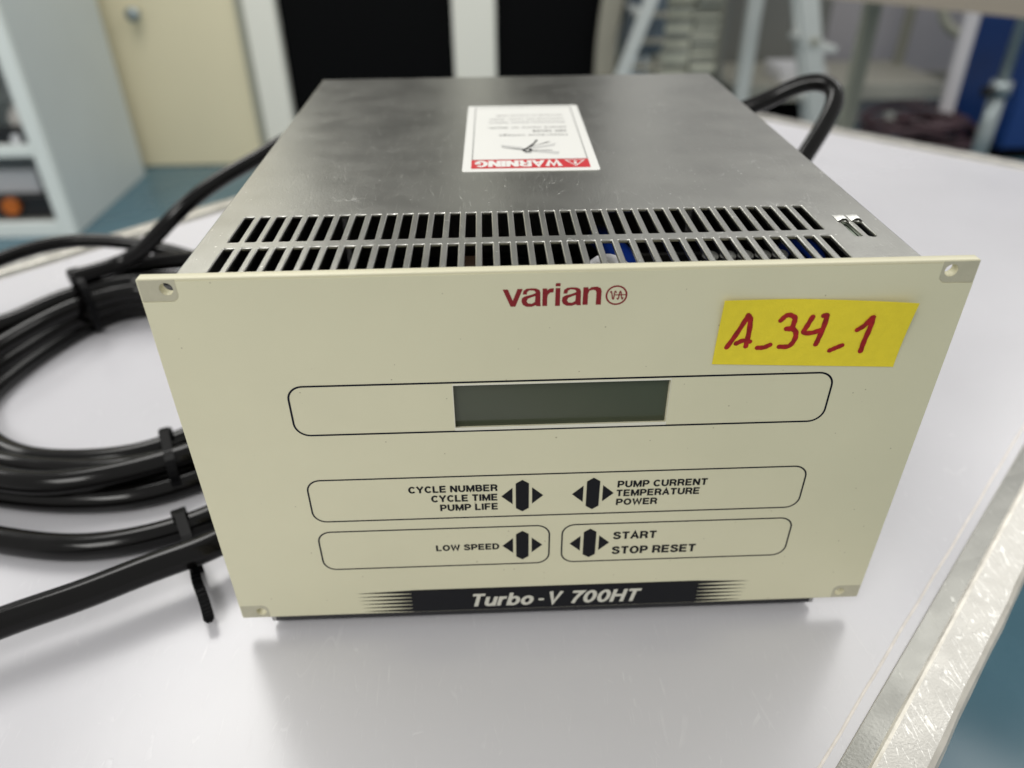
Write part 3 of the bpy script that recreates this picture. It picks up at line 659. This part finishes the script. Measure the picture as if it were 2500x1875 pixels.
# lower strands of the bundle, mostly in shadow
loop([(-.125, .090, .0054), (-.098, .0850, .0054), (-.070, .0855, .0054), (-.043, .0965, .0054)], [(-.160, .108, .0048), (-.1755, .150, .0048)], [(-.172, .176, .0058), (-.166, .197, .0048), (-.150, .222, .0048), (-.133, .243, .0048), (-.118, .246, .0048)], [(-.024, .117, .0048), (-.014, .155, .0048), (-.030, .21, .0048), (-.07, .24, .0048)])
loop([(-.118, .0785, .0056), (-.098, .0760, .0056), (-.072, .0750, .0056), (-.041, .0865, .0056)], [(-.150, .092, .0100), (-.180, .130, .0130), (-.1855, .160, .0140)], [(-.1815, .182, .0145), (-.172, .208, .0140), (-.152, .231, .0140), (-.132, .2455, .0140), (-.118, .248, .0140)], [(-.018, .117, .014), (-.008, .155, .0145), (-.024, .212, .0140), (-.068, .2435, .0140)])
# second cable end that leaves the coil towards the near left
tail = tubeo('cable_tail', [(-.190, -.075, .0080), (-.130, -.036, .0110), (-.0804, -.0046, .0140), (-.0570, .0062, .0140), (-.0340, .0205, .0140), (-.0163, .0290, .0135), (-.004, .047, .012), (.0005, .078, .0100), (-.0012, .115, .0100), (-.004, .17, .026), (-.02, .215, .03), (-.06, .246, .03), (-.1, .254, .027), (-.135, .2515, .024), (-.158, .237, .0245)], CR, M['cable'], coil, seg=18, n=10, sm=20, res=.003)
# loose arc above the coil, and the lead rising to the rear of the case
tubeo('cable_arc', [(-.235, .16, .02), (-.2239, .2000, .0320), (-.1961, .2413, .0360), (-.1766, .2561, .0380), (-.1534, .2621, .0380), (-.1278, .2644, .0340), (-.1014, .2625, .0280), (-.0859, .2573, .0240), (-.05, .24, .015), (-.03, .20, .0250)], .0042, M['cable'], coil, seg=16, n=10, sm=14, res=.003)
lead = tag(tubeo('rear_lead', [(.055, YB+.0145, .066), (.052, YB+.045, .070), (.03, .292, .078), (-.005, .305, .085), (-.0336, .2990, .0860), (-.0453, .2885, .0800), (-.0663, .2684, .0730), (-.0841, .2520, .0640), (-.0991, .2440, .0520), (-.1128, .2412, .0400), (-.1237, .2430, .0330), (-.135, .236, .031), (-.149, .222, .032)], .0046, M['cable'], None, seg=16, n=10, sm=14, res=.003),
    'black cable rising from the coil to the back of the controller', 'cable')
rlead = tag(tubeo('rear_lead', [(.168, YB+.0125, .060), (.170, .250, .070), (.190, .262, .090), (.2115, .2560, .1035), (.2340, .2500, .1117), (.2477, .2500, .1183), (.2590, .2470, .1252), (.2693, .2450, .1265), (.2748, .2390, .1235), (.2711, .2300, .1174), (.2630, .2200, .1087), (.2536, .2100, .1002), (.237, .193, .084), (.222, .178, .060), (.2145, .166, .030), (.216, .15, .0085), (.212, .11, .0046), (.2075, .07, .0046)], .0046, M['cable'], None, seg=16, n=10, sm=14, res=.003),
    'black cable looping up behind the right rear corner of the steel case', 'cable')
# cable ties
def tie(label, c, t, w, h, head_at, tail=None, rot=0):
    c = Vector(c); t = Vector(t).normalized(); zz = Vector((0, 0, 1)); s = t.cross(zz).normalized(); zz = s.cross(t).normalized()
    root = empty('cable_tie', (c.x, c.y, 0)); tag(root, label, 'cable tie', 'black cable ties on the cables')
    pts = [c+s*(x)+zz*(z) for x, z in rrect(-w/2, -h/2, w/2, h/2, min(w, h)*.42, 5)]
    bm = bmesh.new(); N = len(pts); rings = []
    for i in range(N):
        p = pts[i]; o = (p-c).normalized(); rings.append([bm.verts.new(p+t*a+o*b) for a, b in ((-.0019, 0), (.0019, 0), (.0019, .0011), (-.0019, .0011))])
    for i in range(N):
        A, B = rings[i], rings[(i+1) % N]
        for k in range(4): bm.faces.new((A[k], A[(k+1) % 4], B[(k+1) % 4], B[k]))
    link('band', finish(bm, 'band'), M['tie'], root)
    hp = c+s*head_at[0]+zz*head_at[1]
    rm = Matrix((t, s, zz)).transposed()
    bm = bmesh.new(); vs = box(bm, (-.0029, -.0024, -.0020), (.0029, .0024, .0022), bev=.0005)
    for v in bm.verts: v.co = hp+rm @ v.co
    link('head', finish(bm, 'head'), M['tie'], root)
    if tail:
        P = smooth_path(cm([Vector(p) for p in tail], False, 8), False, 2); bm = bmesh.new(); prev = None
        for i, p in enumerate(P):
            d = (P[min(i+1, len(P)-1)]-P[max(0, i-1)]).normalized(); sd = d.cross(Vector((0, 0, 1))).normalized(); up = sd.cross(d)
            w_ = .0018*(1 if i < len(P)-4 else (1-.18*(i-len(P)+4))); hh = .0007+.0003*(i % 2)
            cur = [bm.verts.new(p+sd*w_*a+up*b) for a, b in ((-1, -.0006), (1, -.0006), (1, .0006), (.75, hh), (-.75, hh), (-1, .0006))]
            if prev:
                for k in range(6): bm.faces.new((prev[k], prev[(k+1) % 6], cur[(k+1) % 6], cur[k]))
            else: bm.faces.new(cur)
            prev = cur
        bm.faces.new(prev[::-1]); link('tail', finish(bm, 'tail'), M['tie'], root)
    return root
tie('black cable tie round the far side of the coil', (-.1440, .2215, .0165), (.80, .60, 0), .031, .031, (-.010, .0155))
tie('black cable tie round the bundle of loops just left of the panel edge', (-.0520, .0850, .0095), (.88, .40, 0), .033, .0175, (-.0155, .0030))
tie('black cable tie with a long ribbed tail nearest the viewer', (-.0300, .0370, .0085), (.85, .47, 0), .026, .0165, (-.0130, .0025),
    tail=[(-.0285, .0330, .0042), (-.0262, .0285, .0038), (-.0226, .0205, .0052), (-.0174, .0115, .0060), (-.0141, .0052, .0052), (-.0127, .0020, .0040)])

# ================================================================== THE ROOM BEHIND (out of focus)
FZ = -.85
boxo('floor', (-6, -3, FZ-.02), (6, 7, FZ), M['floor'])['kind'] = 'structure'
# grey open cabinet on the left
cx0, cx1, cy0, cy1, cz1 = -2.05, -1.40, 2.45, 3.12, .75
cab = tag(empty('cabinet', ((cx0+cx1)/2, (cy0+cy1)/2, FZ)), 'tall pale grey open shelf cabinet standing on the blue floor at the far left', 'cabinet')
boxo('side_panel', (cx1-.02, cy0+.012, FZ), (cx1, cy1, cz1), M['cab'], cab, .003)
boxo('side_panel', (cx0, cy0+.012, FZ), (cx0+.02, cy1, cz1), M['cab'], cab, .003)
boxo('back_panel', (cx0+.021, cy1-.02, FZ), (cx1-.021, cy1-.002, cz1-.021), M['cab'], cab)
boxo('top_panel', (cx0+.021, cy0+.012, cz1-.02), (cx1-.021, cy1-.021, cz1), M['cab'], cab)
boxo('frame_post', (cx1-.052, cy0-.012, FZ), (cx1+.001, cy0+.0115, cz1), M['cabedge'], cab, .003)
boxo('frame_post', (cx0-.001, cy0-.012, FZ), (cx0+.052, cy0+.0115, cz1), M['cabedge'], cab, .003)
boxo('base_rail', (cx0+.053, cy0-.012, FZ), (cx1-.053, cy0+.0115, FZ+.055), M['cabedge'], cab, .003)
boxo('shelf', (cx0+.021, cy0+.012, FZ+.035), (cx1-.021, cy1-.021, FZ+.05), M['greypanel'], cab)
for z in (FZ+.30, FZ+.72, FZ+1.15):
    boxo('shelf', (cx0+.021, cy0+.012, z), (cx1-.021, cy1-.021, z+.02), M['cab'], cab)
    boxo('shelf_rail', (cx0+.053, cy0-.010, z-.012), (cx1-.053, cy0+.0115, z+.028), M['cabedge'], cab, .003)
t = tag(empty('storage_tray', (-1.62, 2.62, FZ+.05)), 'black tray with an orange knob on the lowest cabinet shelf', 'tray')
boxo('tray_body', (-1.80, 2.50, FZ+.0505), (-1.48, 2.80, FZ+.13), M['blackpl'], t, .006)
cylo('knob', (-1.62, 2.475, FZ+.10), (-1.62, 2.499, FZ+.10), .030, M['orange'], t)
t = tag(empty('carton', (-1.64, 2.66, FZ+.13)), 'white carton lying on the black tray in the cabinet', 'box')
boxo('carton_body', (-1.78, 2.53, FZ+.1305), (-1.52, 2.78, FZ+.20), M['white'], t, .008)
boxo('carton_lid', (-1.783, 2.527, FZ+.2005), (-1.517, 2.783, FZ+.214), M['white'], t, .004)
def flask(x, y, z, r, h, label, m='glass'):
    root = tag(empty('flask', (x, y, z)), label, 'flask', 'glass flasks in the cabinet')
    prof = [(r*.75, 0), (r, h*.12), (r*1.0, h*.42), (r*.55, h*.62), (r*.30, h*.72), (r*.30, h*.92), (r*.38, h)]
    bm = bmesh.new(); rings = [[bm.verts.new((x+a*math.cos(2*PI*k/20), y+a*math.sin(2*PI*k/20), z+b)) for k in range(20)] for a, b in prof]
    for A, B in zip(rings, rings[1:]):
        for k in range(20): bm.faces.new((A[k], A[(k+1) % 20], B[(k+1) % 20], B[k]))
    bm.faces.new(rings[0]); bm.faces.new(rings[-1][::-1]); link('flask_body', finish(bm, 'flask_body'), M[m], root, True)
    cylo('stopper', (x, y, z+h), (x, y, z+h+.02), r*.42, M['blackpl'], root)
flask(-1.535, 2.62, FZ+.32, .055, .16, 'milky glass flask nearest the corner post on the middle shelf')
flask(-1.70, 2.60, FZ+.32, .06, .20, 'taller milky glass flask farther left on the middle shelf')
flask(-1.53, 2.80, FZ+.32, .05, .24, 'milky glass flask at the back of the middle shelf')
t = tag(empty('instrument', (-1.52, 2.50, FZ+.32)), 'small black instrument at the front of the middle shelf', 'instrument')
boxo('instrument_body', (-1.63, 2.463, FZ+.3205), (-1.455, 2.53, FZ+.372), M['blackpl'], t, .005)
cylo('dial', (-1.50, 2.455, FZ+.345), (-1.50, 2.4625, FZ+.345), .015, M['white'], t)
t = tag(empty('clamp_stand', (-1.60, 2.56, FZ+.742)), 'black clamp stand on the upper shelf of the grey cabinet', 'clamp stand')
boxo('base', (-1.66, 2.52, FZ+.7405), (-1.54, 2.62, FZ+.755), M['blackpl'], t, .003)
cylo('rod', (-1.60, 2.57, FZ+.7555), (-1.60, 2.57, FZ+1.10), .008, M['chrome'], t)
boxo('clamp', (-1.63, 2.50, FZ+.84), (-1.57, 2.60, FZ+.90), M['blackpl'], t, .004)

random.seed(21)
for k, (x, z0_, hgt, wd, mk, nm) in enumerate([(-1.50, FZ+.7405, .16, .05, 'white', 'white bottle on the upper cabinet shelf nearest the corner post'), (-1.72, FZ+.7405, .20, .06, 'maroon', 'dark red bottle on the upper cabinet shelf'),
        (-1.83, FZ+.3205, .14, .07, 'orange', 'orange bottle on the middle cabinet shelf'), (-1.58, FZ+1.1705, .15, .06, 'blackpl', 'black bottle on the top cabinet shelf')]):
    bt0 = tag(empty('bottle', (x, 2.56, z0_)), nm, 'bottle')
    cylo('bottle_body', (x, 2.56, z0_), (x, 2.56, z0_+hgt*.75), wd/2, M[mk], bt0); cylo('bottle_neck', (x, 2.56, z0_+hgt*.75+.0005), (x, 2.56, z0_+hgt*.9), wd/2, M[mk], bt0, r2=wd*.22)
    cylo('bottle_cap', (x, 2.56, z0_+hgt*.9+.0005), (x, 2.56, z0_+hgt), wd*.26, M['blackpl'], bt0)
# cream door, posts and black panels
dr = tag(empty('door', (-1.5, 3.24, FZ)), 'cream painted door beside the grey cabinet', 'door')
boxo('door_leaf', (-2.3, 3.225, FZ+.004), (-.908, 3.27, 1.55), M['cream'], dr, .003)
bm = bmesh.new(); cyl(bm, (-1.30, 3.2245, -.225), (-1.30, 3.185, -.225), .012); cyl(bm, (-1.30, 3.185, -.225), (-1.30, 3.165, -.225), .026); link('knob', finish(bm, 'knob'), M['chrome'], dr, True)
boxo('door_frame', (-.906, 3.21, FZ), (-.873, 3.29, 1.60), M['shade'], dr, .003)
p = tag(empty('post', (-.81, 3.25, FZ)), 'white post between the cream door and the black panel', 'post')
boxo('post_face', (-.871, 3.20, FZ), (-.745, 3.30, 2.9), M['post'], p, .006)
boxo('foot_plate', (-.869, 3.18, FZ+.0005), (-.747, 3.1995, FZ+.09), M['shade'], p, .003)
p = tag(empty('post', (.05, 3.25, FZ)), 'white post between the two black panels behind the steel case', 'post')
boxo('post_face', (-.036, 3.20, FZ), (.139, 3.30, 2.9), M['post'], p, .006)
boxo('foot_plate', (-.034, 3.18, FZ+.0005), (.137, 3.1995, FZ+.09), M['shade'], p, .003)
for x0, x1, lb in ((-.743, -.038, 'black panel left of the central white post'), (.141, .62, 'black panel right of the central white post')):
    p = tag(empty('black_panel', ((x0+x1)/2, 3.27, FZ)), lb, 'panel')
    boxo('panel_leaf', (x0, 3.255, FZ+.01), (x1, 3.285, 2.05), M['black'], p, .002)
    boxo('kick_plate', (x0, 3.247, FZ+.011), (x1, 3.2545, FZ+.16), M['black'], p, .001)

# right side: hoop stand, ladder, rack of paper, shelf unit, blue cabinet, pole, bench
hp = tag(empty('hoop_rack', (.75, 3.3, FZ)), 'beige rounded frame of a wire rack right of the black panel', 'rack')
pts = [(.60, 3.18, FZ), (.595, 3.18, FZ+.3), (.60, 3.18, FZ+.55), (.64, 3.18, FZ+.78), (.76, 3.18, FZ+.95), (.95, 3.18, FZ+1.02)]
tubeo('hoop', pts, .045, M['hoop'], hp, flat=(.35, 1.0), n=6)
tubeo('hoop', [(x+.09, y+.20, z) for x, y, z in pts], .03, M['hoop'], hp, flat=(.35, 1.0), n=6)
boxo('drum', (.70, 3.25, FZ+.42), (.86, 3.40, FZ+.86), mat('slate_drum', (.10, .13, .16), .5), hp, .04)
for k in range(6): boxo('rack_bar', (.70, 3.205, FZ+.08+k*.10), (.85, 3.22, FZ+.10+k*.10), M['hoop'], hp, .003)
def beam(name, a, b, w, d, m, parent):
    a, b = Vector(a), Vector(b); t = (b-a); L = t.length; t.normalize(); bm = bmesh.new(); box(bm, (-w/2, -d/2, 0), (w/2, d/2, L), bev=.004)
    q = Vector((0, 0, 1)).rotation_difference(t).to_matrix()
    for v in bm.verts: v.co = a+q @ v.co
    return link(name, finish(bm, name), m, parent)
# step ladder seen from the side: two rails on each side, treads between the front rails
ld = tag(empty('step_ladder', (1.05, 3.1, FZ)), 'open aluminium step ladder standing behind the steel case', 'ladder')
apx = 1.03
for y in (3.00, 3.38):
    beam('rail', (.50+.03*(y > 3.1), y, FZ), (apx-.05, y, .55), .05 if y < 3.1 else .035, .025, M['alu'], ld)
    beam('rail', (1.535+.09*(y > 3.1), y, FZ), (apx+.09+.09*(y > 3.1), y, .55), .075 if y < 3.1 else .06, .025, M['alu'], ld)
for k in range(5):
    z = FZ+.22+k*.25; x = 1.535+.045-(z-FZ)*.29
    boxo('tread', (x-.02, 3.016, z), (x+.055, 3.366, z+.022), M['alu'], ld, .003)
for k in range(4):
    z = FZ+.30+k*.30; x = .50+(z-FZ)*.343
    boxo('cross_bar', (x-.01, 3.016, z), (x+.018, 3.366, z+.022), M['alu'], ld, .003)
boxo('top_platform', (apx-.10, 2.985, .551), (apx+.22, 3.395, .58), M['blackpl'], ld, .004)
bm = bmesh.new(); box(bm, (1.372, 2.975, -.345), (1.402, 2.985, -.32)); link('hinge', finish(bm, 'hinge'), M['shade'], ld)
# paper stacks in a wire stand
pr = tag(empty('document_rack', (1.02, 3.5, FZ)), 'open rack stacked with loose sheets of paper behind the ladder', 'rack')
random.seed(4)
z = FZ+.06; k = 0
while z < .25:
    h = random.uniform(.012, .030); dx = random.uniform(-.012, .012); dy = random.uniform(-.01, .02)
    boxo('paper_stack', (.885+dx, 3.42+dy, z), (1.005+dx*.5, 3.72, z+h-.002), M['paper'] if k % 3 else M['paper2'], pr)
    boxo('paper_stack', (1.012+dx, 3.42-dy, z+.001), (1.125+dx*.4, 3.72, z+h-.003), M['paper2'] if k % 2 else M['paper'], pr)
    z += h; k += 1
for x in (.855, 1.15):
    for y in (3.40, 3.74): boxo('upright', (x-.009, y-.009, FZ), (x+.009, y+.009, .30), M['greypanel'] if x > 1 else M['hoop'], pr, .002)
boxo('base_board', (.866, 3.412, FZ+.03), (1.139, 3.728, FZ+.055), M['greypanel'], pr)
# low shelf unit
su = tag(empty('shelf_unit', (1.8, 3.9, FZ)), 'grey metal shelf unit with one low shelf against the pale wall', 'shelf')
boxo('upright', (1.205, 3.28, FZ), (1.262, 3.33, .6), M['alu'], su, .003)
boxo('shelf_board', (1.300, 3.58, -.672), (2.330, 4.14, -.632), M['shelf'], su, .003)
boxo('shelf_lip', (1.298, 3.565, -.70), (2.332, 3.5795, -.628), mat('pale_shelf_lip', (.46, .46, .40), .45), su, .002)
boxo('back_sheet', (1.27, 4.15, FZ), (1.925, 4.165, .5), M['greypanel'], su)
boxo('upright', (2.275, 4.02, FZ), (2.315, 4.06, .6), M['shade'], su, .003)
boxo('upright', (1.265, 3.97, FZ), (1.31, 4.01, .6), M['shade'], su, .003)
boxo('lower_back', (1.27, 3.72, FZ), (1.75, 3.735, -.674), M['black'], su)
boxo('lower_panel', (1.80, 3.70, FZ), (2.30, 3.715, -.674), M['wall'], su)
pa = tag(empty('paper_box', (1.63, 3.75, -.631)), 'white flat box lying on the low grey shelf behind the ladder', 'box')
boxo('box_body', (1.53, 3.66, -.6315), (1.755, 3.90, -.585), M['white'], pa, .004)
boxo('box_lid', (1.527, 3.657, -.5848), (1.758, 3.903, -.572), M['white'], pa, .003)
wl_ = boxo('wall', (1.2, 4.40, FZ), (4.2, 4.5, 2.0), M['wall']); tag(wl_, 'pale grey wall behind the shelf unit at the right', 'wall')
boxo('skirting_board', (1.2, 4.385, FZ), (4.2, 4.3995, FZ+.1), M['shelf'], wl_)
bx = tag(empty('wall_bracket', (2.12, 3.4, FZ)), 'small grey angled stand between the shelf and the blue cabinet', 'stand')
beam('strut', (2.085, 3.12, FZ), (2.06, 3.12, .15), .055, .03, M['wall'], bx)
tubeo('grip', [(2.02, 3.28, -.24), (2.06, 3.27, -.32), (2.13, 3.26, -.36), (2.18, 3.27, -.34)], .022, M['shade'], bx)
# maroon cable heap on the floor
hp_ = tag(empty('cable_heap', (1.95, 3.15, FZ)), 'heap of dark maroon cables piled on the floor beside the blue cabinet', 'cables')
random.seed(11)
for k in range(13):
    cx = 1.99+random.uniform(-.10, .10); cy = 3.06+random.uniform(-.10, .12); r0 = random.uniform(.11, .22); ph = random.uniform(0, 6)
    pts = [(cx+r0*math.cos(2*PI*j/9+ph)*random.uniform(.85, 1.15), cy+r0*.8*math.sin(2*PI*j/9+ph)*random.uniform(.85, 1.15), FZ+.015+.014*k+random.uniform(0, .03)) for j in range(9)]
    tubeo('cable_turn', pts, .014, M['maroon'], hp_, closed=True, seg=8, n=5, sm=2)
ph_ = tag(empty('hand_pump', (1.86, 3.10, FZ)), 'grey upright fitting standing in front of the maroon cable heap', 'fitting')
cylo('stem', (1.86, 3.16, -.74), (1.86, 3.16, -.655), .022, M['greypanel'], ph_)
bm = bmesh.new(); cyl(bm, (1.86, 3.16, FZ), (1.86, 3.16, -.7405), .03, r2=.024); link('body', finish(bm, 'body'), M['maroon'], ph_, True)
# blue cabinet and pole
bc = tag(empty('cabinet', (2.7, 3.1, FZ)), 'dark blue metal cabinet at the right behind the grey pole', 'cabinet')
boxo('cabinet_body', (2.34, 3.08, FZ+.05), (3.7, 3.5, .9), M['bluecab'], bc, .004)
boxo('plinth', (2.36, 3.10, FZ), (3.68, 3.48, FZ+.0495), M['black'], bc)
for x0, x1 in ((2.345, 3.01), (3.016, 3.695)): boxo('door', (x0, 3.065, FZ+.06), (x1, 3.0795, .88), M['bluecab'], bc, .003)
boxo('handle', (2.96, 3.045, -.1), (2.98, 3.0645, .05), M['chrome'], bc, .003)
po = tag(empty('pole_stand', (1.941, 2.6, FZ)), 'grey telescopic metal pole with a clamp collar in front of the blue cabinet', 'pole')
cylo('upper_tube', (1.941, 2.6, -.42), (1.941, 2.6, .9), .019, M['chrome'], po)
cylo('lower_tube', (1.941, 2.6, FZ+.021), (1.941, 2.6, -.4205), .028, M['chrome'], po)
cylo('collar', (1.941, 2.6, -.455), (1.941, 2.6, -.405), .036, M['chrome'], po)
cylo('clamp_knob', (1.900, 2.58, -.435), (1.870, 2.57, -.435), .020, M['blackpl'], po)
for a in range(3):
    q = a*2*PI/3+.5; beam('foot', (1.941+.02*math.cos(q), 2.6+.02*math.sin(q), FZ+.010), (1.941+.25*math.cos(q), 2.6+.25*math.sin(q), FZ+.010), .018, .03, M['chrome'], po)
# bench whose edge crosses the upper right corner
bt_ = tag(empty('bench', (1.35, 1.75, FZ)), 'beige topped bench crossing the upper right corner of the view', 'bench')
e0, e1 = Vector((.60, 1.826, 0)), Vector((1.42, .813, 0)); nn = Vector((.777, .629, 0))
bm = bmesh.new(); lo_, hi_ = .0, .038
q4 = [e0, e1, e1+nn*.8, e0+nn*.8]; A = [bm.verts.new(p+Vector((0, 0, lo_))) for p in q4]; B = [bm.verts.new(p+Vector((0, 0, hi_))) for p in q4]
bm.faces.new(A[::-1]); bm.faces.new(B)
for i in range(4): bm.faces.new((A[i], A[(i+1) % 4], B[(i+1) % 4], B[i]))
link('bench_top', finish(bm, 'bench_top'), M['beigetop'], bt_)
for p in (e0+nn*.75+(e1-e0)*.06, e1+nn*.75-(e1-e0)*.06): boxo('leg', (p.x-.02, p.y-.02, FZ), (p.x+.02, p.y+.02, -.0005), M['shade'], bt_)
